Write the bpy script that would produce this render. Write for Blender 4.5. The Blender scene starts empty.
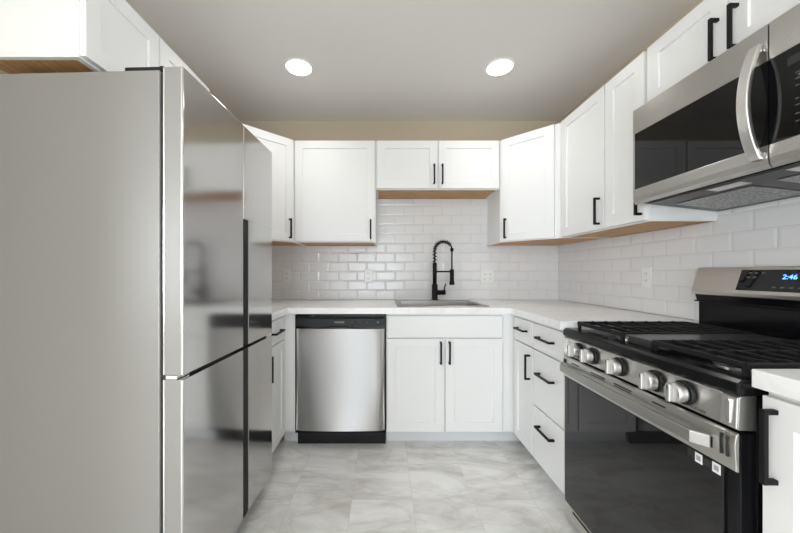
import bpy, bmesh, math, random
from mathutils import Vector, Matrix
R = math.radians
sc = bpy.context.scene
col = sc.collection

# ------------------------------------------------------------------ camera
H = 1.14
cam = bpy.data.cameras.new('camera')
cam.sensor_width = 36.0
cam.lens = 36.0 * 322.7 / 800.0
cam.shift_x = (400 - 383.6) / 800.0
cam.shift_y = (273.3 - 266.5) / 800.0
cam.clip_start = 0.02
co = bpy.data.objects.new('camera', cam)
co.location = (0, 0, H)
co.rotation_euler = (R(90), 0, 0)
col.objects.link(co)
sc.camera = co

# ------------------------------------------------------------------ world, added daylight lamps, exposure
w = bpy.data.worlds.new('world')
sc.world = w
w.use_nodes = True
bg = w.node_tree.nodes['Background']
bg.inputs[0].default_value = (0.80, 0.90, 1.0, 1)
bg.inputs[1].default_value = 2.0


def area(name, loc, rot, sx, sy, power, color):
    l = bpy.data.lights.new(name, 'AREA')
    l.shape = 'RECTANGLE'
    l.size, l.size_y, l.energy, l.color = sx, sy, power, color
    o = bpy.data.objects.new(name, l)
    o.location, o.rotation_euler = loc, rot
    col.objects.link(o)
    return o


area('unseen_patio_door_light', (-0.25, -4.50, 1.10), (R(90), 0, 0), 1.7, 2.0, 50, (0.84, 0.925, 1.0))  # area lamp as daylight at the unseen rear door
area('added_side_window_light', (3.38, -2.25, 1.40), (0, R(90), 0), 1.3, 1.8, 54, (0.86, 0.935, 1.0))  # added lamp at an unseen window, lights the kitchen from the right
area('added_opposite_window_light', (-3.18, -2.25, 1.40), (0, R(-90), 0), 1.3, 1.8, 54, (0.86, 0.935, 1.0))  # added lamp at an unseen window, lights from the left

vs = sc.view_settings
vs.view_transform = 'Standard'
vs.look = 'None'
vs.gamma = 1.0
vs.use_curve_mapping = False
vs.exposure = 0.87
sc.cycles.use_denoising = True
sc.cycles.max_bounces = 10
sc.cycles.diffuse_bounces = 6
sc.cycles.glossy_bounces = 6
sc.cycles.sample_clamp_indirect = 6.0
sc.cycles.caustics_reflective = False
sc.cycles.caustics_refractive = False

# ------------------------------------------------------------------ layout numbers (metres)
DW = 2.73            # back wall
XW, XL = 1.484, -1.278
CEIL = 2.43
UB, UT = 1.372, 2.134
CT = 0.917
TILE = 0.008


# ------------------------------------------------------------------ materials
def mat(name, color, rough=0.5, metal=0.0, spec=0.5, coat=0.0, aniso=0.0, arot=0.0):
    m = bpy.data.materials.new(name)
    m.use_nodes = True
    b = m.node_tree.nodes['Principled BSDF']
    b.inputs['Base Color'].default_value = (*color, 1)
    b.inputs['Roughness'].default_value = rough
    b.inputs['Metallic'].default_value = metal
    b.inputs['Specular IOR Level'].default_value = spec
    if coat:
        b.inputs['Coat Weight'].default_value = coat
        b.inputs['Coat Roughness'].default_value = 0.05
    if aniso:
        b.inputs['Anisotropic'].default_value = aniso
        b.inputs['Anisotropic Rotation'].default_value = arot
        t = m.node_tree.nodes.new('ShaderNodeTangent')
        t.direction_type = 'RADIAL'
        t.axis = 'Z'
        m.node_tree.links.new(t.outputs[0], b.inputs['Tangent'])
    return m


def N(m, kind):
    return m.node_tree.nodes.new(kind)


def L(m, a, b):
    m.node_tree.links.new(a, b)


def bsdf(m):
    return m.node_tree.nodes['Principled BSDF']


def add_noise(m, scale, lo, hi, target='Roughness', stretch=(1, 1, 1), detail=3):
    tc = N(m, 'ShaderNodeTexCoord')
    mp = N(m, 'ShaderNodeMapping')
    mp.inputs['Scale'].default_value = stretch
    nz = N(m, 'ShaderNodeTexNoise')
    nz.inputs['Scale'].default_value = scale
    nz.inputs['Detail'].default_value = detail
    L(m, tc.outputs['Object'], mp.inputs[0])
    L(m, mp.outputs[0], nz.inputs['Vector'])
    mr = N(m, 'ShaderNodeMapRange')
    mr.inputs['To Min'].default_value = lo
    mr.inputs['To Max'].default_value = hi
    L(m, nz.outputs[0], mr.inputs[0])
    L(m, mr.outputs[0], bsdf(m).inputs[target])
    return nz


def add_bump(m, scale, strength, dist=0.002, stretch=(1, 1, 1)):
    tc = N(m, 'ShaderNodeTexCoord')
    mp = N(m, 'ShaderNodeMapping')
    mp.inputs['Scale'].default_value = stretch
    nz = N(m, 'ShaderNodeTexNoise')
    nz.inputs['Scale'].default_value = scale
    nz.inputs['Detail'].default_value = 4
    bp = N(m, 'ShaderNodeBump')
    bp.inputs['Strength'].default_value = strength
    bp.inputs['Distance'].default_value = dist
    L(m, tc.outputs['Object'], mp.inputs[0])
    L(m, mp.outputs[0], nz.inputs['Vector'])
    L(m, nz.outputs[0], bp.inputs['Height'])
    L(m, bp.outputs[0], bsdf(m).inputs['Normal'])


def ramp(m, fac, stops):
    r = N(m, 'ShaderNodeValToRGB')
    e = r.color_ramp.elements
    while len(e) > 1:
        e.remove(e[-1])
    e[0].position, e[0].color = stops[0][0], (*stops[0][1], 1)
    for p, c in stops[1:]:
        k = e.new(p)
        k.color = (*c, 1)
    L(m, fac, r.inputs[0])
    return r


M = {}
M['paint'] = mat('cabinet white paint', (0.80, 0.80, 0.795), 0.38)
M['toe'] = mat('toe kick paint', (0.70, 0.71, 0.73), 0.5)
M['wall'] = mat('beige wall paint', (0.54, 0.46, 0.345), 0.75)
add_bump(M['wall'], 160, 0.08)
M['ceil'] = mat('ceiling paint', (0.76, 0.735, 0.705), 0.8)
add_bump(M['ceil'], 9, 0.25, 0.01)
M['black'] = mat('black satin metal', (0.006, 0.006, 0.007), 0.45, spec=0.2)
M['blackgloss'] = mat('black enamel', (0.006, 0.006, 0.007), 0.16, spec=0.2)
M['glass'] = mat('black glass', (0.006, 0.006, 0.007), 0.03, spec=0.36)
M['ovenglass'] = mat('dark oven glass', (0.010, 0.010, 0.011), 0.03, spec=0.48)
M['iron'] = mat('cast iron', (0.010, 0.010, 0.011), 0.55, spec=0.25)
add_bump(M['iron'], 300, 0.15, 0.001)
M['griddle'] = mat('grey griddle coating', (0.035, 0.035, 0.036), 0.30)
M['plastic'] = mat('black plastic', (0.009, 0.009, 0.010), 0.38, spec=0.28)
M['gasket'] = mat('dark gasket rubber', (0.02, 0.02, 0.021), 0.6)
M['steel'] = mat('brushed stainless', (0.50, 0.49, 0.47), 0.28, 1.0, aniso=0.6, arot=0.25)
add_noise(M['steel'], 30, 0.24, 0.34, stretch=(1, 1, 30))
M['rangesteel'] = mat('range stainless', (0.62, 0.605, 0.58), 0.36, 1.0)
M['handlesteel'] = mat('satin handle steel', (0.42, 0.41, 0.395), 0.45, 1.0)
M['dwsteel'] = mat('dishwasher stainless', (0.66, 0.655, 0.65), 0.56, 1.0, aniso=1.0, arot=0.25)
add_noise(M['dwsteel'], 30, 0.50, 0.62, stretch=(30, 1, 1))
M['fridge'] = mat('fridge door stainless', (0.60, 0.595, 0.59), 0.12, 1.0, aniso=0.3, arot=0.25)
add_noise(M['fridge'], 3, 0.10, 0.14, stretch=(1, 1, 1))
M['fridgeside'] = mat('fridge grey side coating', (0.285, 0.278, 0.268), 0.42, 0.35)
add_bump(M['fridgeside'], 500, 0.05, 0.001)
M['bright'] = mat('bright metal edge', (0.85, 0.84, 0.82), 0.2, 1.0)
M['alum'] = mat('satin aluminium', (0.78, 0.77, 0.76), 0.3, 1.0)
M['knob'] = mat('silver knob', (0.60, 0.595, 0.59), 0.42, 1.0)
M['sinksteel'] = mat('sink stainless', (0.30, 0.29, 0.28), 0.34, 1.0)
M['plate'] = mat('white outlet plastic', (0.80, 0.80, 0.79), 0.35)
M['slot'] = mat('dark slot', (0.02, 0.02, 0.02), 0.6)
M['print'] = mat('pale printed legend', (0.55, 0.56, 0.58), 0.5)
M['dimprint'] = mat('dim printed legend', (0.10, 0.10, 0.105), 0.5)
M['sticker'] = mat('white paper sticker', (0.80, 0.80, 0.82), 0.6)
M['stickergrey'] = mat('grey sticker print', (0.33, 0.34, 0.36), 0.6)
M['trimwhite'] = mat('white light trim', (0.82, 0.82, 0.81), 0.4)
M['grout'] = mat('pale grey grout', (0.60, 0.60, 0.60), 0.8)

m = M['tile'] = mat('glossy white subway tile', (0.76, 0.755, 0.76), 0.17, spec=0.4)
add_bump(m, 14, 0.035, 0.004)

m = M['quartz'] = mat('white veined counter', (0.8, 0.8, 0.8), 0.22)
tc = N(m, 'ShaderNodeTexCoord')
nz = N(m, 'ShaderNodeTexNoise')
nz.inputs['Scale'].default_value = 3.2
nz.inputs['Detail'].default_value = 7
nz.inputs['Distortion'].default_value = 1.4
L(m, tc.outputs['Object'], nz.inputs['Vector'])
rp = ramp(m, nz.outputs[0], [(0.0, (0.86, 0.86, 0.86)), (0.44, (0.86, 0.86, 0.86)), (0.50, (0.80, 0.798, 0.80)),
                             (0.55, (0.85, 0.85, 0.85)), (1.0, (0.87, 0.87, 0.87))])
L(m, rp.outputs[0], bsdf(m).inputs['Base Color'])

m = M['wood'] = mat('raw wood underside', (0.42, 0.22, 0.09), 0.55)
tc = N(m, 'ShaderNodeTexCoord')
mp = N(m, 'ShaderNodeMapping')
mp.inputs['Scale'].default_value = (1.5, 14, 4)
nz = N(m, 'ShaderNodeTexNoise')
nz.inputs['Scale'].default_value = 4
nz.inputs['Detail'].default_value = 6
L(m, tc.outputs['Object'], mp.inputs[0])
L(m, mp.outputs[0], nz.inputs['Vector'])
rp = ramp(m, nz.outputs[0], [(0.25, (0.36, 0.185, 0.075)), (0.5, (0.52, 0.29, 0.125)), (0.75, (0.64, 0.40, 0.19))])
L(m, rp.outputs[0], bsdf(m).inputs['Base Color'])

# marble look floor tiles, 12 x 24 inch
m = M['floor'] = mat('marble look vinyl tile', (0.6, 0.6, 0.59), 0.30)
tc = N(m, 'ShaderNodeTexCoord')
mp = N(m, 'ShaderNodeMapping')
mp.inputs['Location'].default_value = (0.10, 0.16, 0)
mp.inputs['Rotation'].default_value = (0, 0, R(90))
L(m, tc.outputs['Object'], mp.inputs[0])
br = N(m, 'ShaderNodeTexBrick')
br.inputs['Scale'].default_value = 1.0
br.inputs['Brick Width'].default_value = 0.61
br.inputs['Row Height'].default_value = 0.305
br.inputs['Mortar Size'].default_value = 0.0009
br.inputs['Color1'].default_value = (0, 0, 0, 1)
br.inputs['Color2'].default_value = (1, 1, 1, 1)
br.inputs['Mortar'].default_value = (0.5, 0.5, 0.5, 1)
br.inputs['Bias'].default_value = 0
L(m, mp.outputs[0], br.inputs['Vector'])
off = N(m, 'ShaderNodeVectorMath')
off.operation = 'SCALE'
off.inputs['Scale'].default_value = 0.3
L(m, br.outputs['Color'], off.inputs[0])
ad = N(m, 'ShaderNodeVectorMath')
L(m, tc.outputs['Object'], ad.inputs[0])
L(m, off.outputs[0], ad.inputs[1])
m2 = N(m, 'ShaderNodeMapping')
m2.inputs['Rotation'].default_value = (0, 0, R(52))
m2.inputs['Scale'].default_value = (1.0, 2.8, 1)
L(m, ad.outputs[0], m2.inputs[0])
n1 = N(m, 'ShaderNodeTexNoise')
n1.inputs['Scale'].default_value = 1.7
n1.inputs['Detail'].default_value = 9
n1.inputs['Roughness'].default_value = 0.70
n1.inputs['Distortion'].default_value = 1.1
L(m, m2.outputs[0], n1.inputs['Vector'])
r1 = ramp(m, n1.outputs[0], [(0.30, (0.52, 0.50, 0.47)), (0.45, (0.69, 0.68, 0.66)), (0.57, (0.80, 0.795, 0.785)), (0.70, (0.86, 0.857, 0.85))])
n2 = N(m, 'ShaderNodeTexNoise')
n2.inputs['Scale'].default_value = 1.9
n2.inputs['Detail'].default_value = 8
n2.inputs['Distortion'].default_value = 2.2
L(m, m2.outputs[0], n2.inputs['Vector'])
r2 = ramp(m, n2.outputs[0], [(0.43, (1, 1, 1)), (0.495, (0.90, 0.88, 0.85)), (0.55, (1, 1, 1))])
mx = N(m, 'ShaderNodeMix')
mx.data_type = 'RGBA'
mx.blend_type = 'MULTIPLY'
mx.inputs[0].default_value = 1.0
L(m, r1.outputs[0], mx.inputs[6])
L(m, r2.outputs[0], mx.inputs[7])
mx2 = N(m, 'ShaderNodeMix')
mx2.data_type = 'RGBA'
L(m, br.outputs['Fac'], mx2.inputs[0])
L(m, mx.outputs[2], mx2.inputs[6])
mx2.inputs[7].default_value = (0.56, 0.55, 0.54, 1)
L(m, mx2.outputs[2], bsdf(m).inputs['Base Color'])


def emis(name, color, strength):
    m = bpy.data.materials.new(name)
    m.use_nodes = True
    nt = m.node_tree
    nt.nodes.clear()
    e = nt.nodes.new('ShaderNodeEmission')
    e.inputs[0].default_value = (*color, 1)
    e.inputs[1].default_value = strength
    o = nt.nodes.new('ShaderNodeOutputMaterial')
    nt.links.new(e.outputs[0], o.inputs[0])
    return m


M['lens'] = emis('lit lamp lens', (1.0, 0.97, 0.92), 14)
M['digits'] = emis('blue clock digits', (0.08, 0.25, 1.0), 3.0)

m = M['pane'] = bpy.data.materials.new('clear pane')
m.use_nodes = True
nt = m.node_tree
nt.nodes.clear()
tr = nt.nodes.new('ShaderNodeBsdfTransparent')
gl = nt.nodes.new('ShaderNodeBsdfGlossy')
gl.inputs['Roughness'].default_value = 0.02
mxs = nt.nodes.new('ShaderNodeMixShader')
mxs.inputs[0].default_value = 0.06
out = nt.nodes.new('ShaderNodeOutputMaterial')
nt.links.new(tr.outputs[0], mxs.inputs[1])
nt.links.new(gl.outputs[0], mxs.inputs[2])
nt.links.new(mxs.outputs[0], out.inputs[0])


# ------------------------------------------------------------------ mesh helpers
class MB:
    """collects shapes, builds ONE mesh object"""

    def __init__(self):
        self.v, self.f, self.s = [], [], []

    def add(self, vs, fs, smooth=False):
        o = len(self.v)
        self.v += [tuple(p) for p in vs]
        self.f += [tuple(i + o for i in q) for q in fs]
        self.s += [smooth] * len(fs)
        return self

    def box(self, x0, x1, y0, y1, z0, z1):
        return self.add([(x0, y0, z0), (x1, y0, z0), (x1, y1, z0), (x0, y1, z0),
                         (x0, y0, z1), (x1, y0, z1), (x1, y1, z1), (x0, y1, z1)],
                        [(0, 3, 2, 1), (4, 5, 6, 7), (0, 1, 5, 4), (1, 2, 6, 5), (2, 3, 7, 6), (3, 0, 4, 7)])

    def prism(self, poly, a0, a1, axis='z', smooth=False):
        """poly: 2-D outline; extruded along axis. axis z: (x,y); axis x: (y,z); axis y: (x,z)"""
        def P(p, a):
            if axis == 'z':
                return (p[0], p[1], a)
            if axis == 'x':
                return (a, p[0], p[1])
            return (p[0], a, p[1])
        n = len(poly)
        o = len(self.v)
        self.add([P(p, a0) for p in poly] + [P(p, a1) for p in poly],
                 [tuple(range(n - 1, -1, -1)), tuple(range(n, 2 * n))])
        self.f += [(o + i, o + (i + 1) % n, o + n + (i + 1) % n, o + n + i) for i in range(n)]
        self.s += [smooth] * n
        return self

    def lathe(self, prof, c=(0, 0, 0), axis='z', n=32, smooth=True, cap=True):
        """prof: list of (r, h)"""
        vs = []
        for r, h in prof:
            for k in range(n):
                a = 2 * math.pi * k / n
                x, y = r * math.cos(a), r * math.sin(a)
                p = (x, y, h) if axis == 'z' else ((x, h, y) if axis == 'y' else (h, x, y))
                vs.append((c[0] + p[0], c[1] + p[1], c[2] + p[2]))
        fs = []
        for j in range(len(prof) - 1):
            for k in range(n):
                fs.append((j * n + k, j * n + (k + 1) % n, (j + 1) * n + (k + 1) % n, (j + 1) * n + k))
        o = len(self.v)
        self.add(vs, fs, smooth)
        if cap:
            self.f += [tuple(o + k for k in range(n)), tuple(o + (len(prof) - 1) * n + k for k in range(n))]
            self.s += [False, False]
        return self

    def tube(self, path, r, n=12, smooth=True, rz=None):
        """tube along a path; rz: optional second radius (flattened section)"""
        path = [Vector(p) for p in path]
        vs = []
        up = None
        m_ = len(path)
        for i, p in enumerate(path):
            t = (path[min(i + 1, m_ - 1)] - path[max(i - 1, 0)]).normalized()
            if up is None:
                ref = Vector((0, 0, 1)) if abs(t.z) < 0.9 else Vector((1, 0, 0))
                up = (ref - t * ref.dot(t)).normalized()
            else:
                up = (up - t * up.dot(t)).normalized()
            sd = t.cross(up)
            rr = r[i] if isinstance(r, (list, tuple)) else r
            for k in range(n):
                a = 2 * math.pi * k / n
                vs.append(p + up * (math.cos(a) * rr) + sd * (math.sin(a) * (rz or rr)))
        fs = []
        for i in range(m_ - 1):
            for k in range(n):
                fs.append((i * n + k, i * n + (k + 1) % n, (i + 1) * n + (k + 1) % n, (i + 1) * n + k))
        o = len(self.v)
        self.add(vs, fs, smooth)
        self.f += [tuple(o + k for k in range(n)), tuple(o + (m_ - 1) * n + k for k in range(n))]
        self.s += [False, False]
        return self

    def build(self, name, material, parent=None, bevel=0.0, seg=2):
        me = bpy.data.meshes.new(name)
        me.from_pydata(self.v, [], self.f)
        bm = bmesh.new()
        bm.from_mesh(me)
        # keep the smooth flags through the normal fix
        for i, f in enumerate(bm.faces):
            f.smooth = self.s[i]
        bmesh.ops.recalc_face_normals(bm, faces=bm.faces)
        bm.to_mesh(me)
        bm.free()
        me.materials.append(material)
        o = bpy.data.objects.new(name, me)
        col.objects.link(o)
        if parent is not None:
            o.parent = parent
        if bevel:
            b = o.modifiers.new('bevel', 'BEVEL')
            b.width = bevel
            b.segments = seg
            b.limit_method = 'ANGLE'
            b.angle_limit = R(40)
            b.harden_normals = False
        return o


def tag(o, label=None, cat=None, group=None, kind=None):
    if label:
        o['label'] = label
    if cat:
        o['category'] = cat
    if group:
        o['group'] = group
    if kind:
        o['kind'] = kind
    return o


def thing(name, label, cat, loc, rz=0.0, group=None):
    o = bpy.data.objects.new(name, None)
    o.empty_display_size = 0.05
    o.location = loc
    o.rotation_euler = (0, 0, rz)
    col.objects.link(o)
    return tag(o, label, cat, group)


def text(name, body, size, material, parent, loc, rot=(R(90), 0, 0), align='CENTER'):
    c = bpy.data.curves.new(name, 'FONT')
    c.body = body
    c.size = size
    c.align_x = align
    c.align_y = 'CENTER'
    c.extrude = 0.0003
    c.materials.append(material)
    tmp = bpy.data.objects.new(name + '_curve', c)
    col.objects.link(tmp)
    bpy.context.view_layer.update()
    me = bpy.data.meshes.new_from_object(tmp.evaluated_get(bpy.context.evaluated_depsgraph_get()))
    bpy.data.objects.remove(tmp)
    o = bpy.data.objects.new(name, me)
    o.location, o.rotation_euler = loc, rot
    col.objects.link(o)
    o.parent = parent
    return o


def cells_slab(xs, ys, keep, z0, z1):
    """slab with an outline made of grid cells (allows L and U shapes and cut-outs)"""
    mb = MB()
    idx = {}
    def vid(i, j, k):
        if (i, j, k) not in idx:
            idx[(i, j, k)] = len(mb.v)
            mb.v.append((xs[i], ys[j], z1 if k else z0))
        return idx[(i, j, k)]
    ks = set(keep)
    for (i, j) in ks:
        q = [(i, j), (i + 1, j), (i + 1, j + 1), (i, j + 1)]
        mb.f.append(tuple(vid(a, b, 1) for a, b in q))
        mb.f.append(tuple(vid(a, b, 0) for a, b in reversed(q)))
        for (di, dj, a, b) in ((-1, 0, (i, j + 1), (i, j)), (1, 0, (i + 1, j), (i + 1, j + 1)),
                               (0, -1, (i, j), (i + 1, j)), (0, 1, (i + 1, j + 1), (i, j + 1))):
            if (i + di, j + dj) not in ks:
                mb.f.append((vid(*a, 0), vid(*b, 0), vid(*b, 1), vid(*a, 1)))
    mb.s = [False] * len(mb.f)
    return mb


# ------------------------------------------------------------------ the room
def struct(o):
    o['kind'] = 'structure'
    return o


RX0, RX1, RY = -3.3, 3.5, -4.4       # open room behind the camera
struct(MB().box(RX0, RX1, RY - 0.1, DW + 0.1, -0.06, 0.0).build('floor', M['floor']))
struct(MB().box(RX0, RX1, RY - 0.1, DW + 0.1, CEIL, CEIL + 0.06).build('ceiling', M['ceil']))
wall_back = struct(MB().box(XL - 0.1, XW + 0.1, DW, DW + 0.1, 0, CEIL).build('wall_back', M['wall']))
wall_right = struct(MB().box(XW, XW + 0.1, -0.20, DW, 0, CEIL).build('wall_right', M['wall']))
wall_left = struct(MB().box(XL - 0.1, XL, 0.30, DW, 0, CEIL).build('wall_left', M['wall']))
# room behind the camera; its windows and patio door are unseen, built as light sources
wr = MB().box(RX0, -1.25, RY - 0.1, RY, 0, CEIL).box(0.75, RX1, RY - 0.1, RY, 0, CEIL).box(-1.25, 0.75, RY - 0.1, RY, 2.12, CEIL)
struct(wr.build('wall_rear', M['wall']))
for nm, x0, x1 in (('wall_dining_right', RX1 - 0.1, RX1), ('wall_dining_left', RX0, RX0 + 0.1)):
    b = MB().box(x0, x1, RY, -3.0, 0, CEIL).box(x0, x1, -1.5, 0.30 if x0 < 0 else -0.20, 0, CEIL)
    b.box(x0, x1, -3.0, -1.5, 0, 0.7).box(x0, x1, -3.0, -1.5, 2.1, CEIL)
    struct(b.build(nm, M['wall']))
struct(MB().box(XW + 0.1, RX1, -0.20, -0.10, 0, CEIL).build('wall_partition_right', M['wall']))
struct(MB().box(RX0, XL - 0.1, 0.30, 0.40, 0, CEIL).build('wall_partition_left', M['wall']))


def glazed(name, o_loc, rz, wd, z0, z1):
    r = bpy.data.objects.new(name, None)
    r.location, r.rotation_euler = o_loc, (0, 0, rz)
    col.objects.link(r)
    struct(r)
    t = 0.06
    f = MB().box(-wd / 2, wd / 2, 0.02, 0.08, z0, z0 + t).box(-wd / 2, wd / 2, 0.02, 0.08, z1 - t, z1)
    f.box(-wd / 2, -wd / 2 + t, 0.02, 0.08, z0 + t, z1 - t).box(wd / 2 - t, wd / 2, 0.02, 0.08, z0 + t, z1 - t)
    f.box(-t / 2, t / 2, 0.02, 0.08, z0 + t, z1 - t)
    f.build('frame', M['trimwhite'], r)
    MB().box(-wd / 2 + t, -t / 2, 0.045, 0.050, z0 + t, z1 - t).box(t / 2, wd / 2 - t, 0.045, 0.050, z0 + t, z1 - t).build('pane', M['pane'], r)


glazed('unseen_door_1', (-0.25, RY, 0), R(180), 2.0, 0.0, 2.12)  # unseen door, built to light the kitchen and feed reflections
glazed('added_window_1', (RX1 - 0.1, -2.25, 0), R(-90), 1.5, 0.7, 2.1)  # added window, out of view, as a light source
glazed('added_window_2', (RX0 + 0.1, -2.25, 0), R(90), 1.5, 0.7, 2.1)  # second added window, also outside the view, for light


# beveled running-bond subway tiles, laid as real relief
def tiles(name, parent, rects, mapper, phase, z_base=CT):
    """rects: list of (u0,u1,z0,z1) on the wall; mapper(u,h,z)->xyz with h the relief height"""
    g, t = MB(), MB()
    TW, TH, GR, BV, HT = 0.160, 0.0793, 0.0022, 0.0105, TILE
    for (u0, u1, z0, z1) in rects:
        vs = [mapper(u0, 0.0, z0), mapper(u1, 0.0, z0), mapper(u1, 0.0, z1), mapper(u0, 0.0, z1),
              mapper(u0, 0.0050, z0), mapper(u1, 0.0050, z0), mapper(u1, 0.0050, z1), mapper(u0, 0.0050, z1)]
        g.add(vs, [(0, 3, 2, 1), (4, 5, 6, 7), (0, 1, 5, 4), (1, 2, 6, 5), (2, 3, 7, 6), (3, 0, 4, 7)])
        k0 = math.floor((z0 - z_base) / TH)
        k1 = math.ceil((z1 - z_base) / TH)
        for k in range(k0, k1):
            ph = phase + (TW / 2 if k % 2 == 0 else 0)
            n0 = math.floor((u0 - ph) / TW)
            n1 = math.ceil((u1 - ph) / TW)
            for n in range(n0, n1):
                a0, a1 = ph + n * TW + GR / 2, ph + (n + 1) * TW - GR / 2
                b0, b1 = z_base + k * TH + GR / 2, z_base + (k + 1) * TH - GR / 2
                ca0, ca1, cb0, cb1 = max(a0, u0), min(a1, u1), max(b0, z0), min(b1, z1)
                if ca1 - ca0 < 0.006 or cb1 - cb0 < 0.006:
                    continue
                i0 = max(a0 + BV, ca0) if ca0 == a0 else ca0
                i1 = min(a1 - BV, ca1) if ca1 == a1 else ca1
                j0 = max(b0 + BV, cb0) if cb0 == b0 else cb0
                j1 = min(b1 - BV, cb1) if cb1 == b1 else cb1
                if i1 <= i0 or j1 <= j0:
                    continue
                p = [mapper(*q) for q in ((ca0, 0.0012, cb0), (ca1, 0.0012, cb0), (ca1, 0.0012, cb1), (ca0, 0.0012, cb1),
                                          (ca0, 0.0064, cb0), (ca1, 0.0064, cb0), (ca1, 0.0064, cb1), (ca0, 0.0064, cb1),
                                          (i0, HT, j0), (i1, HT, j0), (i1, HT, j1), (i0, HT, j1))]
                t.add(p, [(0, 1, 5, 4), (1, 2, 6, 5), (2, 3, 7, 6), (3, 0, 4, 7),
                          (4, 5, 9, 8), (5, 6, 10, 9), (6, 7, 11, 10), (7, 4, 8, 11), (8, 9, 10, 11), (3, 2, 1, 0)])
    to = t.build(name, M['tile'], parent)
    go = g.build('grout', M['grout'], to)
    return to


tiles('backsplash', wall_back, [(XL + 0.008, -0.059, CT + 0.001, UB - 0.001), (-0.059, XW - 0.61, CT + 0.001, 1.767),
                                (XW - 0.61, XW - 0.009, CT + 0.001, UB - 0.001)],
      lambda u, h, z: (u, DW - h, z), 0.177)
tiles('backsplash', wall_right, [(-0.19, DW - 0.009, CT + 0.003, UB - 0.001), (-0.19, 1.4275, UB - 0.001, 1.438), (0.752, 1.47, 0.60, CT + 0.003)],
      lambda u, h, z: (XW - h, u, z), DW)
tiles('backsplash', wall_left, [(1.73, DW - 0.009, CT + 0.001, UB - 0.001)], lambda u, h, z: (XL + h, u, z), DW)


# ------------------------------------------------------------------ cabinet parts
def shaker_mb(x0, x1, z0, z1, y=0.0, th=0.019, fr=0.057, rec=0.007):
    """shaker panel facing -y, front face at y-th"""
    yf, yr = y - th, y - th + rec
    a0, a1, b0, b1 = x0 + fr, x1 - fr, z0 + fr, z1 - fr
    mb = MB()
    vs = [(x0, y, z0), (x1, y, z0), (x1, y, z1), (x0, y, z1),
          (x0, yf, z0), (x1, yf, z0), (x1, yf, z1), (x0, yf, z1),
          (a0, yf, b0), (a1, yf, b0), (a1, yf, b1), (a0, yf, b1),
          (a0 + .0015, yr, b0 + .0015), (a1 - .0015, yr, b0 + .0015), (a1 - .0015, yr, b1 - .0015), (a0 + .0015, yr, b1 - .0015)]
    fs = [(0, 1, 2, 3), (0, 4, 5, 1), (1, 5, 6, 2), (2, 6, 7, 3), (3, 7, 4, 0),
          (4, 8, 9, 5), (5, 9, 10, 6), (6, 10, 11, 7), (7, 11, 8, 4),
          (8, 12, 13, 9), (9, 13, 14, 10), (10, 14, 15, 11), (11, 15, 12, 8), (12, 15, 14, 13)]
    return mb.add(vs, fs)


def pull(parent, x, z, vertical=True, ln=0.145, y=-0.019):
    """square black bar pull with two posts"""
    t, pr = 0.0055, 0.032
    mb = MB()
    if vertical:
        mb.box(x - t, x + t, y - pr, y - pr + 0.010, z - ln / 2, z + ln / 2)
        for s in (-1, 1):
            c = z + s * (ln / 2 - 0.0055)
            mb.box(x - t, x + t, y - pr + 0.010, y - 0.0004, c - 0.0055, c + 0.0055)
    else:
        mb.box(x - ln / 2, x + ln / 2, y - pr, y - pr + 0.010, z - t, z + t)
        for s in (-1, 1):
            c = x + s * (ln / 2 - 0.0055)
            mb.box(c - 0.0055, c + 0.0055, y - pr + 0.010, y - 0.0004, z - t, z + t)
    return tag(mb.build('handle', M['black'], parent, 0.0012), 'black square bar handle')


def door(parent, x0, x1, z0, z1, hx=None, hz=None, ln=0.145, fr=0.057):
    d = shaker_mb(x0, x1, z0, z1, fr=fr).build('door', M['paint'], parent, 0.0012)
    if hx is not None:
        pull(d, hx, hz, True, ln)
    return d


def drawer(parent, x0, x1, z0, z1, hx=None, hz=None, ln=0.145, name='drawer'):
    d = MB().box(x0, x1, -0.019, -0.0003, z0, z1).build(name, M['paint'], parent, 0.002)
    if hx is not None:
        pull(d, hx, hz, False, ln)
    return d


def upper(label, loc, rz, wd, h, depth, doors, group='white upper cabinets'):
    """doors: list of (x0, x1, handle_x or None, handle_z)"""
    r = thing('upper_cabinet', label, 'cabinet', loc, rz, group)
    MB().box(0, wd, 0, depth, 0.005, h).build('carcass', M['paint'], r, 0.001)
    f = MB().box(0, wd, 0, 0.018, 0.0, 0.0047).box(0, 0.015, 0.018, depth, 0, 0.0047).box(wd - 0.015, wd, 0.018, depth, 0, 0.0047)
    f.build('lower_rim', M['paint'], r)
    tag(MB().box(0.0153, wd - 0.0153, 0.0183, depth, 0.0015, 0.0047).build('underside_panel', M['wood'], r), 'raw wood underside')
    for (x0, x1, hx, hz) in doors:
        door(r, x0, x1, 0.006, h - 0.004, hx, hz)
    return r


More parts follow.
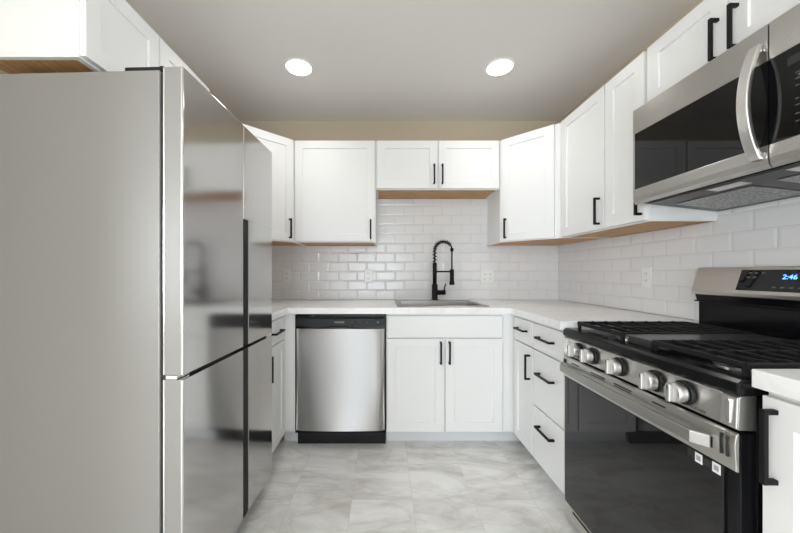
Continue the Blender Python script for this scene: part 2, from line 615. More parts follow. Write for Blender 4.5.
def corner_upper(label, left):
    s = 1 if left else -1
    xc = XL + 0.001 if left else XW - 0.001
    yb = DW - 0.001
    r = thing('corner_upper_cabinet', label, 'cabinet', (xc, yb, UB), 0, 'white upper cabinets')
    poly = [(0, 0), (0, -0.609), (s * 0.304, -0.609), (s * 0.609, -0.304), (s * 0.609, 0)]
    h = UT - UB
    MB().prism(poly, 0.005, h).build('carcass', M['paint'], r, 0.001)
    c = [Vector(p) for p in poly]
    ctr = sum(c, Vector((0, 0))) / 5
    inner = [tuple(ctr + (p - ctr) * 0.955) for p in c]
    tag(MB().prism(inner, 0.0015, 0.0047).build('underside_panel', M['wood'], r), 'raw wood underside')
    b = MB()
    for i in range(5):
        j = (i + 1) % 5
        b.prism([poly[i], poly[j], inner[j], inner[i]], 0.0, 0.0047)
    b.build('lower_rim', M['paint'], r)
    a = Vector((s * 0.304, -0.609)) if left else Vector((s * 0.609, -0.304))
    ang = R(45) if left else R(-45)
    ln = 0.431
    x0, x1 = (0.028, ln - 0.022) if left else (0.022, ln - 0.050)
    d = shaker_mb(x0, x1, 0.006, h - 0.004).build('door', M['paint'], r, 0.0012)
    d.location = (a.x, a.y, 0)
    d.rotation_euler = (0, 0, ang)
    pull(d, x1 - 0.032 if left else x0 + 0.032, 0.097)
    return r


# ---- upper cabinets
h30 = UT - UB
corner_upper('white corner wall cabinet set diagonally in the left corner, partly hidden by the refrigerator', True)
upper('square white wall cabinet with one wide door above the dishwasher', (XL + 0.611, DW - 0.305, UB), 0, 0.608, h30, 0.304,
      [(0.006, 0.600, 0.571, 0.095)])
upper('short white two-door wall cabinet above the sink', (-0.057, DW - 0.305, 1.768), 0, 0.928, UT - 1.768, 0.304,
      [(0.010, 0.458, 0.432, 0.108), (0.468, 0.918, 0.493, 0.108)])
corner_upper('white corner wall cabinet set diagonally in the right corner, right of the sink', False)
upper('tall white two-door wall cabinet between the right corner cabinet and the microwave', (XW - 0.305, DW - 0.611, UB), R(-90), 0.690, h30, 0.304,
      [(0.010, 0.420, 0.385, 0.102), (0.428, 0.680, 0.667, 0.102)])
upper('white two-door wall cabinet directly above the microwave', (XW - 0.305, 1.427, 1.862), R(-90), 0.75, UT - 1.862, 0.304,
      [(0.006, 0.336, 0.308, 0.088), (0.342, 0.744, 0.370, 0.088)])
upper('low white two-door wall cabinet above the refrigerator', (XL + 0.323, 1.011, 1.818), R(90), 0.728, UT - 1.818, 0.322,
      [(0.004, 0.336, None, 0), (0.342, 0.724, None, 0)])
upper('white wall cabinet behind the refrigerator beside the left corner cabinet', (XL + 0.305, 1.741, UB), R(90), 0.378, h30, 0.304,
      [(0.008, 0.370, 0.040, 0.115)])


# ---- base cabinets
def base_box(r, wd, depth, filler=None, toe_from=0.0, toe_to=None):
    MB().box(0, wd, 0, depth, 0.100, 0.875).build('carcass', M['paint'], r, 0.001)
    MB().box(toe_from, toe_to if toe_to is not None else wd, 0.075, 0.090, 0.001, 0.0995).build('toe_kick', M['toe'], r)


def base(label, loc, rz, wd, depth):
    return thing('base_cabinet', label, 'cabinet', loc, rz, 'white base cabinets')


FB = DW - 0.61        # face plane of the back run
r = base('white sink base cabinet with two doors under the stainless sink', (0.018, FB, 0), 0, 0.8, 0.6)
b = MB().box(0, 0.018, 0, 0.605, 0.100, 0.875).box(0.743, 0.761, 0, 0.605, 0.100, 0.875)
b.box(0.018, 0.743, 0.02, 0.605, 0.100, 0.118).box(0.018, 0.743, 0.595, 0.605, 0.118, 0.875)
b.box(0.018, 0.743, 0, 0.019, 0.100, 0.140).box(0.018, 0.743, 0, 0.019, 0.700, 0.740).box(0.018, 0.743, 0, 0.019, 0.835, 0.875)
b.box(0.360, 0.400, 0, 0.019, 0.140, 0.700)
b.build('carcass', M['paint'], r)
MB().box(0, 0.761, 0.075, 0.090, 0.001, 0.0995).build('toe_kick', M['toe'], r)
drawer(r, 0.006, 0.755, 0.722, 0.862, name='false_drawer_front')
door(r, 0.006, 0.376, 0.108, 0.714, 0.352, 0.625)
door(r, 0.385, 0.755, 0.108, 0.714, 0.409, 0.625)
MB().box(0.762, 0.840, 0.0, 0.018, 0.100, 0.875).build('corner_filler', M['paint'], r)
MB().box(0.762, 0.916, 0.075, 0.090, 0.001, 0.0995).build('toe_kick', M['toe'], r)

XB = 0.86             # face plane of the right run
r = base('narrow white base cabinet with one drawer over one door, right of the sink', (XB, FB - 0.001, 0), R(-90), 0.3, 0.6)
base_box(r, 0.300, XW - XB - 0.002)
drawer(r, 0.040, 0.296, 0.722, 0.862, 0.168, 0.800, 0.135)
door(r, 0.040, 0.296, 0.108, 0.714, 0.264, 0.600, 0.145, fr=0.05)
r = base('white base cabinet with three stacked drawers beside the stove', (XB, FB - 0.302, 0), R(-90), 0.32, 0.6)
base_box(r, 0.318, XW - XB - 0.002)
drawer(r, 0.004, 0.314, 0.722, 0.862, 0.155, 0.795, 0.155)
drawer(r, 0.004, 0.314, 0.410, 0.714, 0.155, 0.600, 0.155)
drawer(r, 0.004, 0.314, 0.108, 0.402, 0.155, 0.315, 0.155)

XF = -0.655           # face plane of the left run
r = base('white base cabinet with drawer and door half hidden behind the refrigerator', (XF, 1.735, 0), R(90), 0.4, 0.6)
base_box(r, 0.384, 0.608)
drawer(r, 0.004, 0.342, 0.722, 0.862, 0.170, 0.792, 0.16)
door(r, 0.004, 0.342, 0.108, 0.714, 0.036, 0.610)
# corner filler panel turning to the dishwasher
MB().box(0.385, 0.401, -0.074, -0.001, 0.100, 0.875).build('corner_filler', M['paint'], r)
MB().box(0.460, 0.472, -0.074, 0.02, 0.001, 0.0995).build('toe_kick', M['toe'], r)

r = base('white base cabinet at the right edge of the photo, nearer than the stove', (0.885, 0.742, 0), R(-90), 0.6, 0.59)
base_box(r, 0.90, XW - 0.885 - 0.001)
door(r, 0.004, 0.448, 0.108, 0.862, 0.030, 0.757, 0.165)
door(r, 0.452, 0.896, 0.108, 0.862, 0.870, 0.757, 0.165)

# ------------------------------------------------------------------ counters
xs = [XL + 0.001, -0.615, 0.118, 0.682, 0.820, XW - 0.001]
ys = [1.497, 1.735, 2.080, 2.190, 2.652, DW - 0.001]
keep = []
for i in range(5):
    for j in range(5):
        x, y = (xs[i] + xs[i + 1]) / 2, (ys[j] + ys[j + 1]) / 2
        if y > 2.08:
            if not (0.118 < x < 0.682 and 2.19 < y < 2.652):
                keep.append((i, j))
        elif x > 0.82 or (x < -0.615 and y > 1.735):
            keep.append((i, j))
ct = cells_slab(xs, ys, keep, 0.877, CT).build('countertop', M['quartz'], None, 0.002)
tag(ct, 'white stone-look countertop wrapping around the sink from fridge to stove', 'countertop', 'white countertops')
ct = MB().box(0.852, XW - 0.001, -0.17, 0.748, 0.877, CT + 0.002).build('countertop', M['quartz'], None, 0.002)
tag(ct, 'short white countertop corner at the right edge, near side of the stove', 'countertop', 'white countertops')

# ------------------------------------------------------------------ sink (top-mount, open bowl)
SX0, SX1, SY0, SY1 = 0.090, 0.710, 2.158, 2.690
bx0, bx1, by0, by1 = 0.128, 0.672, 2.200, 2.585
sk = thing('kitchen_sink', 'shallow rectangular stainless drop-in sink set in the countertop', 'sink', ((SX0 + SX1) / 2, (SY0 + SY1) / 2, CT))
ox, oy = -(SX0 + SX1) / 2, -(SY0 + SY1) / 2
z_r = 0.004


def sp(x, y, z):
    return (x + ox, y + oy, z)


b = MB()
v = [sp(SX0, SY0, 0.0006), sp(SX1, SY0, 0.0006), sp(SX1, SY1, 0.0006), sp(SX0, SY1, 0.0006),
     sp(SX0 + .003, SY0 + .003, z_r), sp(SX1 - .003, SY0 + .003, z_r), sp(SX1 - .003, SY1 - .003, z_r), sp(SX0 + .003, SY1 - .003, z_r),
     sp(bx0, by0, z_r), sp(bx1, by0, z_r), sp(bx1, by1, z_r), sp(bx0, by1, z_r),
     sp(bx0, by0, 0.0006), sp(bx1, by0, 0.0006), sp(bx1, by1, 0.0006), sp(bx0, by1, 0.0006)]
b.add(v, [(0, 1, 5, 4), (1, 2, 6, 5), (2, 3, 7, 6), (3, 0, 4, 7), (4, 5, 9, 8), (5, 6, 10, 9), (6, 7, 11, 10), (7, 4, 8, 11),
          (8, 9, 13, 12), (9, 10, 14, 13), (10, 11, 15, 14), (11, 8, 12, 15), (0, 12, 13, 1), (1, 13, 14, 2), (2, 14, 15, 3), (3, 15, 12, 0)])
b.build('rim', M['sinksteel'], sk)
b = MB()
dz, tp, t = -0.185, 0.012, 0.0015


def ring(o_, z):
    return [sp(bx0 + o_, by0 + o_, z), sp(bx1 - o_, by0 + o_, z), sp(bx1 - o_, by1 - o_, z), sp(bx0 + o_, by1 - o_, z)]


v = ring(0.0002, 0.003) + ring(tp, dz) + ring(-t, 0.0005) + ring(tp - t, dz - t)
fs = []
for i in range(4):
    j = (i + 1) % 4
    fs += [(i, j, 4 + j, 4 + i), (8 + i, 12 + i, 12 + j, 8 + j), (i, 8 + i, 8 + j, j)]
fs += [(4, 5, 6, 7), (15, 14, 13, 12)]
b.add(v, fs)
b.build('basin', M['sinksteel'], sk)
MB().lathe([(0.045, dz + 0.0005), (0.045, dz + 0.003), (0.032, dz + 0.003), (0.030, dz + 0.001)], n=28).build('drain', M['alum'], sk)

# ------------------------------------------------------------------ faucet (black spring pull-down)
fx, fy = 0.418, 2.638
fa = thing('kitchen_faucet', 'matte black spring-neck faucet standing behind the sink', 'faucet', (fx, fy, CT + 0.0045))
MB().lathe([(0.030, 0), (0.030, 0.006), (0.0235, 0.009), (0.0235, 0.125), (0.021, 0.129), (0.0175, 0.131)], n=28).build('base', M['black'], fa)
MB().lathe([(0.0165, 0.130), (0.0165, 0.300), (0.014, 0.304)], n=24).build('column', M['black'], fa)
# spout plane points right and a little forward
sd = Vector((0.92, -0.39, 0)).normalized()
ra, zc = 0.070, 0.407
arc = []
for i in range(8):
    arc.append(Vector((0, 0, 0.300 + (zc - 0.300) * i / 8)))
for i in range(29):
    a = math.pi - math.pi * i / 28
    arc.append(sd * (ra + ra * math.cos(a)) + Vector((0, 0, zc + ra * math.sin(a))))
end = sd * (2 * ra)
MB().tube([tuple(p) for p in arc] + [tuple(end + Vector((0, 0, zc - 0.02)))], 0.0062, 10).build('hose', M['black'], fa)
# coil spring around the neck
coil = []
tot = len(arc) - 5
turns = 15
steps = turns * 12
side = Vector((-sd.y, sd.x, 0))
for k in range(steps + 1):
    u = k / steps * (tot - 1)
    i = min(int(u), tot - 2)
    f_ = u - i
    p = arc[i].lerp(arc[i + 1], f_)
    t_ = (arc[min(i + 2, len(arc) - 1)] - arc[max(i - 1, 0)]).normalized()
    nrm = side.cross(t_).normalized()
    a = 2 * math.pi * turns * k / steps
    coil.append(tuple(p + (nrm * math.cos(a) + side * math.sin(a)) * 0.0135))
MB().tube(coil, 0.0034, 6).build('spring', M['black'], fa)
e0 = end + Vector((0, 0, zc + 0.012))
MB().lathe([(0.0135, 0), (0.0135, 0.022), (0.010, 0.026)], c=tuple(end + Vector((0, 0, zc - 0.012))), n=20).build('spring_collar', M['black'], fa)
MB().lathe([(0.0062, zc - 0.012), (0.0062, 0.245)], c=(end.x, end.y, 0), n=14).build('spray_hose', M['black'], fa)
MB().lathe([(0.014, 0.250), (0.0165, 0.245), (0.0165, 0.160), (0.0205, 0.146), (0.0205, 0.128), (0.018, 0.126)], c=(end.x, end.y, 0), n=24).build('spray_head', M['black'], fa)
MB().tube([tuple(Vector((0, 0, 0.232))), tuple(sd * (2 * ra - 0.012) + Vector((0, 0, 0.232)))], 0.0065, 12).build('support_arm', M['black'], fa)
lv = MB().tube([(0.0, 0, 0.062), (0.086, -0.004, 0.062)], 0.0195, 20)
lev = lv.build('handle', M['black'], fa)
MB().tube([(0.074, -0.006, 0.070), (0.079, -0.010, 0.105), (0.087, -0.014, 0.135)], [0.0065, 0.0055, 0.0045], 10).build('lever', M['black'], lev)

# ------------------------------------------------------------------ dishwasher
dw = thing('dishwasher', 'stainless dishwasher with black control strip under the counter', 'dishwasher', (-0.576, DW - 0.631, 0))
WD = 0.590
MB().box(0.004, WD - 0.004, 0.030, 0.60, 0.100, 0.870).build('body', M['plastic'], dw)
MB().box(0.0, WD, 0.004, 0.0295, 0.100, 0.868).build('frame', M['blackgloss'], dw, 0.001)
# bowed stainless door skin
n = 28
zt, zb = 0.780, 0.120
prof = [(0.008, 0.0035)]
for i in range(n + 1):
    x = 0.008 + (WD - 0.016) * i / n
    u = 2 * i / n - 1
    edge = max(0.0, abs(u) - 0.86) / 0.14
    prof.append((x, -0.010 * (1 - u * u) - 0.004 + 0.010 * edge ** 2 - 0.004))
prof.append((WD - 0.008, 0.0035))
dd = MB().prism(prof, zb, zt, 'z', smooth=True).build('door', M['dwsteel'], dw, 0.0015)
cp = MB()
cp.prism([(0.0035, 0.796), (-0.012, 0.799), (-0.014, 0.845), (-0.006, 0.858), (0.0035, 0.858)], 0.004, WD - 0.004, 'x')
cpo = cp.build('control_panel', M['plastic'], dw, 0.0015)
MB().box(0.235, 0.355, -0.013, 0.003, 0.782, 0.795).build('pocket_handle', M['slot'], dw)
text('brand_lettering', 'FRIGIDAIRE', 0.0125, M['print'], cpo, (0.290, -0.0142, 0.823))
for k, x in enumerate((0.372, 0.424, 0.468, 0.540)):
    bb = MB()
    bb.box(x - 0.007, x + 0.007, -0.0146, -0.0118, 0.825, 0.8275)
    bb.box(x - 0.005, x + 0.006, -0.0146, -0.0118, 0.819, 0.8212)
    bb.build('button_legend', M['print'] if k == 3 else M['dimprint'], cpo)
MB().box(0.002, WD - 0.002, 0.060, 0.072, 0.001, 0.0995).build('toe_kick', M['plastic'], dw)

# ------------------------------------------------------------------ gas range
YR = 1.494
RW = 0.738
gr = thing('gas_range', 'black and stainless gas range with five knobs between the counters', 'stove', (0.835, YR, 0), R(-90))
MB().box(0.003, RW - 0.003, 0.045, 0.628, 0.030, 0.846).build('body', M['blackgloss'], gr, 0.003)
for (x, y) in ((0.05, 0.09), (RW - 0.05, 0.09), (0.05, 0.58), (RW - 0.05, 0.58)):
    MB().lathe([(0.016, 0.0008), (0.016, 0.022), (0.009, 0.024), (0.009, 0.0295)], c=(x, y, 0), n=16).build('levelling_foot', M['plastic'], gr)
# storage drawer
dr = MB().box(0.004, RW - 0.004, 0.006, 0.044, 0.022, 0.090).build('storage_drawer', M['rangesteel'], gr, 0.003)
MB().box(0.06, RW - 0.06, 0.0048, 0.0062, 0.072, 0.083).build('drawer_grip', M['slot'], dr)
# oven door
od = MB().box(0.004, RW - 0.004, 0.004, 0.044, 0.097, 0.760).build('oven_door', M['blackgloss'], gr, 0.004)
tag(MB().box(0.010, RW - 0.036, -0.002, 0.0036, 0.100, 0.668).build('window', M['ovenglass'], od, 0.001), 'large dark glass oven window')
MB().prism([(0.0036, 0.669), (-0.004, 0.671), (-0.008, 0.735), (-0.004, 0.757), (0.0036, 0.762)], 0.004, RW - 0.004, 'x').build('top_trim', M['rangesteel'], od, 0.0015)
for (x0, x1) in ((0.075, 0.125), (0.205, 0.285), (0.335, 0.415), (0.500, 0.545)):
    v_ = MB().box(x0, x1, -0.0088, -0.005, 0.743, 0.7465)
    if x1 - x0 > 0.06:
        v_.box(x0, x1, -0.0092, -0.005, 0.736, 0.7385)
    v_.build('vent_slot', M['slot'], od)
for x in (0.018, 0.030, RW - 0.034, RW - 0.020):
    MB().box(x - 0.0022, x + 0.0022, -0.0105, -0.004, 0.700, 0.750).build('vent_slot', M['slot'], od)
# bowed flat handle
hp_top, hn = [], 24
outer, inner = [], []
hx0, hx1 = 0.022, RW - 0.048
for i in range(hn + 1):
    u = i / hn
    x = hx0 + (hx1 - hx0) * u
    e = min(u, 1 - u) / 0.02
    y = -0.024 - 0.022 * math.sqrt(max(0, 1 - max(0, 1 - e) ** 2)) if e < 1 else -0.046
    outer.append((x, y - 0.006 * math.sin(math.pi * u)))
    inner.append((x, y + 0.013 - 0.006 * math.sin(math.pi * u)))
hd = MB().prism(outer + inner[::-1], 0.703, 0.737, 'z')
hd.box(hx0, hx0 + 0.018, -0.026, -0.005, 0.703, 0.737).box(hx1 - 0.018, hx1, -0.026, -0.005, 0.703, 0.737)
hd.build('handle', M['handlesteel'], od, 0.004, 3)
st = MB().box(0.632, 0.651, -0.0032, -0.0021, 0.639, 0.664).build('sticker', M['sticker'], od)
tag(st, 'small white sticker')
tag(MB().box(0.677, 0.697, -0.0032, -0.0021, 0.640, 0.665).build('sticker', M['sticker'], od), 'small white sticker')
tag(MB().box(0.611, 0.629, -0.0032, -0.0021, 0.644, 0.665).build('sticker', M['gasket'], od), 'small dark sticker')
tag(MB().box(0.653, 0.675, -0.0030, -0.0021, 0.644, 0.662).build('sticker', M['gasket'], od), 'small dark sticker')
for x0, x1, z0, z1 in ((0.636, 0.647, 0.645, 0.658), (0.681, 0.693, 0.646, 0.659)):
    MB().box(x0, x1, -0.0036, -0.0033, z0, z1).build('sticker_print', M['stickergrey'], od)
# control panel
cpn = MB().prism([(0.044, 0.768), (0.002, 0.769), (-0.002, 0.774), (0.002, 0.846), (0.006, 0.850), (0.044, 0.850)], 0.003, RW - 0.003, 'x').build('control_panel', M['rangesteel'], gr, 0.0015)
for x0, x1 in ((0.003, 0.040), (RW - 0.040, RW - 0.003)):
    c_ = MB().prism([(0.0, 0.770), (-0.006, 0.774), (-0.003, 0.846), (0.002, 0.848)], x0, x1, 'x').build('end_cap', M['alum'], cpn, 0.002)
    xm = (x0 + x1) / 2
    ov = [(xm + 0.0065 * math.cos(a), 0.810 + 0.0 + (0.024 if math.sin(a) >= 0 else -0.024) + 0.0065 * math.sin(a)) for a in [2 * math.pi * k / 24 for k in range(24)]]
    MB().prism(ov, -0.0085, -0.003, 'y').build('embossed_oval', M['bright'], c_, 0.001)
text('brand_lettering', 'FRIGIDAIRE', 0.010, M['dimprint'], cpn, (0.635, -0.0022, 0.779), (R(90), 0, 0))
for x in (0.120, 0.208, 0.356, 0.506, 0.602):
    z = 0.811
    kb = MB().lathe([(0.0255, -0.012), (0.0275, -0.018), (0.0270, -0.036), (0.0245, -0.040)], c=(x, 0, z), axis='y', n=32)
    ko = kb.build('knob', M['knob'], cpn)
    MB().lathe([(0.0325, -0.001), (0.0325, -0.008), (0.030, -0.0118)], c=(x, 0, z), axis='y', n=32).build('skirt', M['plastic'], ko)
    MB().box(x - 0.0065, x + 0.0065, -0.052, -0.039, z - 0.025, z + 0.025).build('grip', M['knob'], ko, 0.003)
    MB().box(x - 0.001, x + 0.001, -0.0525, -0.0521, z + 0.008, z + 0.022).build('pointer', M['slot'], ko)
# cooktop tray
tk = MB()
tk.prism([(0.001, 0.851), (-0.006, 0.858), (-0.004, 0.880), (0.008, 0.889), (0.055, 0.889), (0.068, 0.880), (0.545, 0.880), (0.556, 0.886), (0.600, 0.886), (0.600, 0.851)], 0.0, RW, 'x')
tko = tk.build('cooktop', M['blackgloss'], gr, 0.003)
for (x, y, rr) in ((0.165, 0.19, 0.046), (0.165, 0.42, 0.036), (RW - 0.165, 0.19, 0.050), (RW - 0.165, 0.42, 0.036), (RW / 2, 0.30, 0.040)):
    bo = MB().lathe([(rr + 0.012, 0.8806), (rr + 0.010, 0.885), (rr, 0.888), (rr, 0.894)], c=(x, y, 0), n=28).build('burner', M['alum'], tko)
    MB().lathe([(rr - 0.004, 0.8943), (rr - 0.002, 0.8985), (rr - 0.010, 0.901)], c=(x, y, 0), n=28).build('burner_cap', M['iron'], bo)


def grate(x0, x1, y0, y1):
    g = MB()
    t, zt_, zb_ = 0.0055, 0.922, 0.910
    for x in (x0, x1):
        g.box(x - t, x + t, y0, y1, zb_ - 0.004, zt_)
    for y in (y0, y1):
        g.box(x0, x1, y - t, y + t, zb_ - 0.004, zt_)
    nb = 7
    for k in range(1, nb + 1):
        y = y0 + (y1 - y0) * k / (nb + 1)
        g.prism([(x0 - 0.004, zb_), (x0 + 0.004, zt_ + 0.003), (x0 + 0.02, zt_ + 0.003), (x0 + 0.035, zt_), (x1 - 0.035, zt_), (x1 - 0.02, zt_ + 0.003), (x1 - 0.004, zt_ + 0.003), (x1 + 0.004, zb_)], y - 0.0045, y + 0.0045, 'y')
    xm = (x0 + x1) / 2
    g.box(xm - 0.005, xm + 0.005, y0, y1, zb_, zt_ - 0.001)
    for x in (x0 + 0.004, x1 - 0.004):
        for y in (y0 + 0.004, y1 - 0.004):
            g.prism([(x - 0.006, y - 0.006), (x + 0.006, y - 0.006), (x + 0.006, y + 0.006), (x - 0.006, y + 0.006)], 0.884, zb_, 'z')
    return g.build('grate', M['iron'], gr, 0.0025)


grate(0.030, 0.300, 0.048, 0.530)
grate(RW - 0.300, RW - 0.030, 0.048, 0.530)
gp = MB().box(0.309, RW - 0.309, 0.050, 0.530, 0.909, 0.917)
gp.box(0.318, RW - 0.318, 0.055, 0.067, 0.8895, 0.909).box(0.318, RW - 0.318, 0.510, 0.522, 0.8805, 0.909)
gp.build('griddle_plate', M['griddle'], gr, 0.003)
# backguard
bgd = MB().prism([(0.628, 1.165), (0.618, 1.166), (0.583, 1.060), (0.586, 1.046), (0.628, 1.046)], 0.004, RW - 0.004, 'x').build('backguard', M['rangesteel'], gr, 0.002)
MB().prism([(0.628, 1.0455), (0.596, 1.0455), (0.604, 1.018), (0.614, 1.010), (0.614, 0.888), (0.628, 0.888)], 0.010, RW - 0.010, 'x').build('riser', M['blackgloss'], gr, 0.002)
MB().box(0.0, RW, 0.602, 0.613, 1.012, 1.018).build('riser_ledge', M['blackgloss'], gr, 0.001)
sl = Vector((0.618 - 0.583, 1.166 - 1.060))
sl_n = Vector((-sl.y, sl.x)).normalized()   # outward (towards -y)
ang = math.atan2(sl.x, sl.y)


def onface(v_, off):
    p = Vector((0.583, 1.060)) + sl * v_ + sl_n * off
    return p


dpoly = [tuple(onface(0.12, -0.0005)), tuple(onface(0.12, 0.0012)), tuple(onface(0.88, 0.0012)), tuple(onface(0.88, -0.0005))]
dsp = MB().prism(dpoly, 0.190, RW - 0.190, 'x').build('display', M['glass'], bgd)
p = onface(0.62, 0.0016)
text('clock_digits', '2:46', 0.025, M['digits'], dsp, (0.352, p.x, p.y), (R(90) - ang, 0, 0))
for (x, v_) in ((0.225, 0.74), (0.245, 0.74), (0.268, 0.74), (0.222, 0.58), (0.243, 0.58), (0.315, 0.24), (0.340, 0.24), (0.365, 0.24), (0.390, 0.24), (0.450, 0.70), (0.475, 0.70), (0.500, 0.70), (0.450, 0.45), (0.475, 0.45), (0.500, 0.45)):
    a_, b_ = onface(v_, 0.0013), onface(v_ + 0.05, 0.0016)
    MB().prism([tuple(onface(v_, 0.0013)), tuple(onface(v_, 0.0017)), tuple(onface(v_ + 0.05, 0.0017)), tuple(onface(v_ + 0.05, 0.0013))], x - 0.006, x + 0.006, 'x').build('key_legend', M['dimprint'], dsp)

# ------------------------------------------------------------------ over-the-range microwave
YM = 1.424
MW, MH = 0.742, 0.414
mw = thing('microwave', 'stainless over-the-range microwave with black glass front', 'microwave', (1.100, YM, 1.441), R(-90))
MB().prism([(0.030, 0.012), (0.374, -0.026), (0.374, MH), (0.030, MH)], 0.002, MW - 0.002, 'x').build('body', M['plastic'], mw, 0.002)
SP = 0.500
zg0, zg1 = 0.066, 0.308
# door: stainless frame bands and window glass
f = MB()
f.prism([(0.0295, 0.006), (0.012, 0.0), (0.003, 0.012), (0.0, 0.030), (0.0, zg0), (0.0295, zg0)], 0.0, SP, 'x')
f.box(0.0, SP, 0.0, 0.0295, zg1, MH)
f.box(0.0, 0.010, 0.0, 0.0295, zg0, zg1)
md = f.build('door', M['steel'], mw, 0.0012)
tag(MB().box(0.0103, SP - 0.0003, 0.0005, 0.029, zg0 + 0.0003, zg1 - 0.0003).build('window', M['glass'], md), 'black glass window')
# curved vertical handle
arc_o, arc_i = [], []
for i in range(25):
    u = i / 24
    z = 0.028 + (0.366 - 0.028) * u
    y = -0.012 - 0.040 * math.sin(math.pi * u) ** 0.8
    arc_o.append((y, z))
    arc_i.append((y + 0.015, z))
hm = MB().prism(arc_o + arc_i[::-1], 0.462, 0.492, 'x', smooth=False)
hm.box(0.465, 0.489, -0.010, -0.0003, 0.028, 0.052).box(0.465, 0.489, -0.010, -0.0003, 0.342, 0.366)
hm.build('handle', M['alum'], md, 0.004, 3)
f = MB()
f.prism([(0.0295, 0.006), (0.012, 0.0), (0.003, 0.012), (0.0, 0.030), (0.0, zg0), (0.0295, zg0)], SP + 0.003, MW, 'x')
f.box(SP + 0.003, MW, 0.0, 0.0295, zg1, MH)
f.box(MW - 0.008, MW, 0.0, 0.0295, zg0, zg1)
cpm = f.build('control_panel', M['steel'], mw, 0.0012)
tag(MB().box(SP + 0.0033, MW - 0.0083, 0.0005, 0.029, zg0 + 0.0003, zg1 - 0.0003).build('keypad_glass', M['glass'], cpm), 'black glass keypad')
for j, z in enumerate((0.235, 0.218, 0.200, 0.165, 0.148, 0.125, 0.105)):
    for i, x in enumerate((0.566, 0.606, 0.646)):
        MB().box(x - 0.004, x + 0.004, 0.0, 0.0004, z - 0.0014, z + 0.0014).build('key_legend', M['dimprint'], cpm)
MB().box(0.545, 0.690, 0.0, 0.0004, 0.262, 0.285).build('display', M['gasket'], cpm)
# underside: vent strip, two mesh filters, lamp covers
us = MB().box(0.004, MW - 0.004, 0.000, 0.340, -0.004, -0.0004).build('underside', M['blackgloss'], mw)
us.location = (0, 0.031, 0.0115)
us.rotation_euler = (-math.atan2(0.038, 0.344), 0, 0)


def mesh_mat():
    m = mat('metal filter mesh', (0.62, 0.62, 0.62), 0.35, 1.0)
    tc = N(m, 'ShaderNodeTexCoord')
    vo = N(m, 'ShaderNodeTexVoronoi')
    vo.inputs['Scale'].default_value = 160
    L(m, tc.outputs['Object'], vo.inputs['Vector'])
    rp = ramp(m, vo.outputs['Distance'], [(0.25, (0.08, 0.08, 0.08)), (0.6, (0.45, 0.45, 0.45))])
    L(m, rp.outputs[0], bsdf(m).inputs['Base Color'])
    return m


M['mesh'] = mesh_mat()
for x0 in (0.060, 0.412):
    MB().box(x0, x0 + 0.27, 0.120, 0.300, -0.0062, -0.0042).build('filter', M['mesh'], us)
    MB().box(x0 - 0.006, x0 + 0.276, 0.113, 0.1195, -0.0072, -0.0042).box(x0 - 0.006, x0 + 0.276, 0.3005, 0.307, -0.0072, -0.0042).box(x0 - 0.006, x0 - 0.0005, 0.1195, 0.3005, -0.0072, -0.0042).box(x0 + 0.2705, x0 + 0.276, 0.1195, 0.3005, -0.0072, -0.0042).build('filter_frame', M['steel'], us)
for x0 in (0.25, 0.48):
    MB().box(x0, x0 + 0.11, 0.045, 0.085, -0.0055, -0.0042).build('lamp_cover', M['alum'], us)
MB().box(0.03, MW - 0.03, 0.012, 0.030, -0.0060, -0.0042).build('vent_grille', M['slot'], us)

# ------------------------------------------------------------------ refrigerator (four doors)
FA = R(90) - math.atan2(0.027, 0.707)
FW, FD = 0.712, 0.62
fr = thing('refrigerator', 'tall stainless four-door refrigerator filling the left side', 'refrigerator', (-0.616, 0.992, 0), FA)
MB().box(0.0, FW, 0.075, FD, 0.030, 1.768).build('body', M['fridgeside'], fr, 0.004)
MB().box(0.006, FW - 0.006, 0.0645, 0.0745, 0.10, 1.76).build('gasket', M['gasket'], fr)
MB().box(0.01, FW - 0.01, 0.050, 0.0745, 0.022, 0.082).build('kick_grille', M['plastic'], fr)
for (x, y) in ((0.06, 0.12), (FW - 0.06, 0.12), (0.06, FD - 0.06), (FW - 0.06, FD - 0.06)):
    MB().lathe([(0.02, 0.0008), (0.02, 0.024), (0.01, 0.026), (0.01, 0.0295)], c=(x, y, 0), n=16).build('levelling_foot', M['plastic'], fr)
MID = 0.396


def fdoor(x0, x1, z0, z1, grip=None, edge='left'):
    """door skin with rounded vertical edges; grip = (gx0, gx1, gz0, gz1) notch for the black recessed grip"""
    n_ = 6
    rr = 0.0035
    pr = []
    for k in range(n_ + 1):
        a = math.pi + (math.pi / 2) * k / n_
        pr.append((x0 + rr + rr * math.cos(a), 0.0 + rr + rr * math.sin(a)))
    for k in range(n_ + 1):
        a = 1.5 * math.pi + (math.pi / 2) * k / n_
        pr.append((x1 - rr + rr * math.cos(a), 0.0 + rr + rr * math.sin(a)))
    pr += [(x1, 0.064), (x0, 0.064)]
    d = MB()
    if grip:
        gx0, gx1, gz0, gz1 = grip
        pr2 = [p_ for p_ in pr if p_[0] > gx1]
        pr2 = [(gx1, 0.0)] + pr2 + [(gx1, 0.064)]
        d.prism(pr2, gz0, gz1, 'z')
        if gz1 < z1:
            d.prism(pr, gz1, z1, 'z')
        if gz0 > z0:
            d.prism(pr, z0, gz0, 'z')
    else:
        d.prism(pr, z0, z1, 'z')
    o = d.build('door', M['fridge'], fr, 0.0012)
    o.data.materials.append(M['fridgeside'])
    for p_ in o.data.polygons:
        if abs(p_.normal.x) > 0.97:
            p_.material_index = 1
    if grip:
        gx0, gx1, gz0, gz1 = grip
        MB().box(gx0, gx1 - 0.0003, 0.003, 0.064, gz0 + 0.0003, gz1 - 0.0003).build('recessed_grip', M['black'], o)
    return o


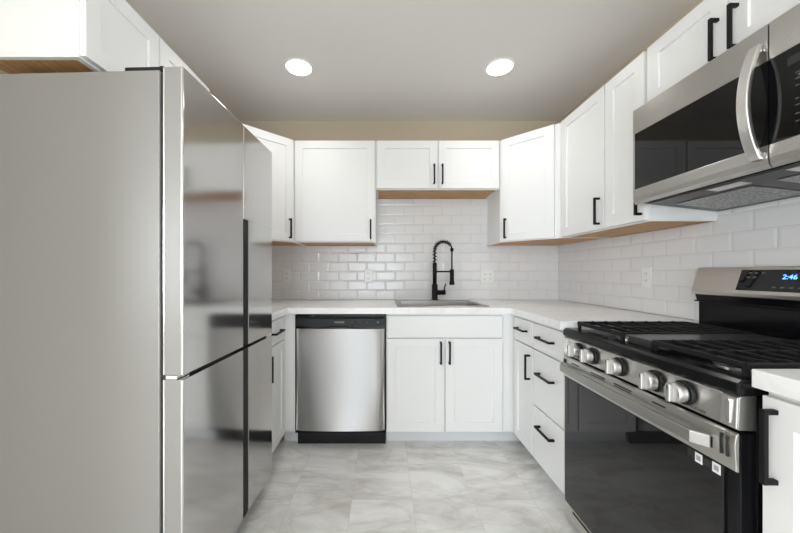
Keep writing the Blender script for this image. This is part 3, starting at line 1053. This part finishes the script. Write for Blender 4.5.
d1 = fdoor(0.0, MID - 0.004, 0.826, 1.776)
d2 = fdoor(MID + 0.001, FW, 0.826, 1.776, grip=(MID + 0.001, MID + 0.046, 0.826, 1.374))
d3 = fdoor(0.0, MID - 0.004, 0.085, 0.812)
d4 = fdoor(MID + 0.001, FW, 0.085, 0.812, grip=(MID + 0.001, MID + 0.046, 0.085, 0.812))
MB().box(0.004, FW - 0.004, 0.030, 0.0640, 0.8135, 0.8245).build('centre_rail', M['gasket'], fr)
# bright edge trims along the near vertical edges, logo badge
for d_, z0, z1 in ((d1, 0.828, 1.774), (d3, 0.097, 0.810)):
    MB().box(-0.0010, -0.0002, 0.0040, 0.0065, z0, z1).box(-0.0010, -0.0002, 0.0585, 0.0625, z0, z1).build('edge_trim', M['bright'], d_)
MB().box(0.0, 0.060, 0.020, 0.055, 0.8135, 0.8245).build('hinge', M['bright'], fr)
MB().box(MID + 0.006, MID + 0.018, 0.0075, 0.0098, 1.333, 1.347).build('grip_badge', M['bright'], d2)
MB().box(0.004, 0.075, 0.070, 0.190, 1.7685, 1.781).build('hinge_cover', M['plastic'], fr, 0.003)
MB().box(FW - 0.075, FW - 0.004, 0.070, 0.190, 1.7685, 1.781).build('hinge_cover', M['plastic'], fr, 0.003)
MB().lathe([(0.010, 1.7685), (0.010, 1.786), (0.007, 1.788)], c=(0.02, 0.078, 0), n=16).build('hinge_pin', M['plastic'], fr)


# ------------------------------------------------------------------ outlets
def outlet(label, loc, rz, gangs=1, kinds=('duplex',)):
    r = thing('wall_outlet', label, 'outlet', loc, rz, 'white wall outlets')
    wd = 0.070 if gangs == 1 else 0.116
    MB().box(-wd / 2, wd / 2, -0.006, 0, -0.058, 0.058).build('cover_plate', M['plate'], r, 0.003)
    for g in range(gangs):
        cx = 0 if gangs == 1 else (-0.023 + 0.046 * g)
        for s in (-1, 1):
            ro = MB().prism([(cx + 0.0165 * math.cos(a) , s * 0.0195 + max(-0.0125, min(0.0125, 0.0165 * math.sin(a)))) for a in [2 * math.pi * k / 24 for k in range(24)]], -0.0085, -0.0062, 'y').build('receptacle', M['plate'], r)
            sl_ = MB()
            for dx in (-0.006, 0.006):
                sl_.box(cx + dx - 0.0011, cx + dx + 0.0011, -0.0089, -0.0086, s * 0.0195 - 0.001, s * 0.0195 + 0.007)
            sl_.box(cx - 0.002, cx + 0.002, -0.0089, -0.0086, s * 0.0195 - 0.008, s * 0.0195 - 0.0045)
            sl_.build('slots', M['slot'], ro)
        MB().lathe([(0.0028, -0.0075), (0.0028, -0.0062)], c=(cx, 0, 0), axis='y', n=12).build('screw', M['alum'], r)
    return r


yo = DW - TILE - 0.0006
outlet('single white outlet on the tiled wall nearest the refrigerator', (-0.817, yo, 1.118), 0)
outlet('single white outlet on the tiled wall above the dishwasher, left of the faucet', (-0.128, yo, 1.118), 0)
outlet('wide double white outlet on the tiled wall right of the faucet', (0.875, yo, 1.113), 0, 2)
outlet('single white outlet on the right-hand tiled wall beside the stove', (XW - TILE - 0.0006, 1.806, 1.118), R(-90))


# ------------------------------------------------------------------ recessed ceiling lights
def downlight(label, x, y, watts=6.8, grp='recessed ceiling lights'):
    r = thing('ceiling_light', label, 'ceiling light', (x, y, CEIL), 0, grp)
    MB().lathe([(0.0755, -0.0005), (0.0755, -0.004), (0.080, -0.007), (0.089, -0.005), (0.092, -0.0005)], n=40, cap=False).build('trim_ring', M['trimwhite'], r)
    MB().lathe([(0.075, -0.0035), (0.075, -0.0008)], n=40).build('lens', M['lens'], r)
    l = bpy.data.lights.new('downlight', 'SPOT')
    l.spot_size = R(125)
    l.spot_blend = 1.0
    l.shadow_soft_size = 0.06
    l.energy = watts
    l.color = (1.0, 0.975, 0.94)
    lo = bpy.data.objects.new('downlight', l)
    lo.location = (0, 0, -0.010)
    lo.parent = r
    col.objects.link(lo)


downlight('round recessed ceiling light on the left, towards the refrigerator', -0.53, 2.02)
downlight('round recessed ceiling light on the right, towards the microwave', 0.728, 2.02)
downlight('added recessed ceiling light on the left, unseen behind the camera', -0.557, -0.75, 30)  # added lamp out of view, for more light from above
downlight('added recessed ceiling light on the right, unseen behind the camera', 0.728, -0.75, 30)  # its added twin, likewise unseen, for light from above
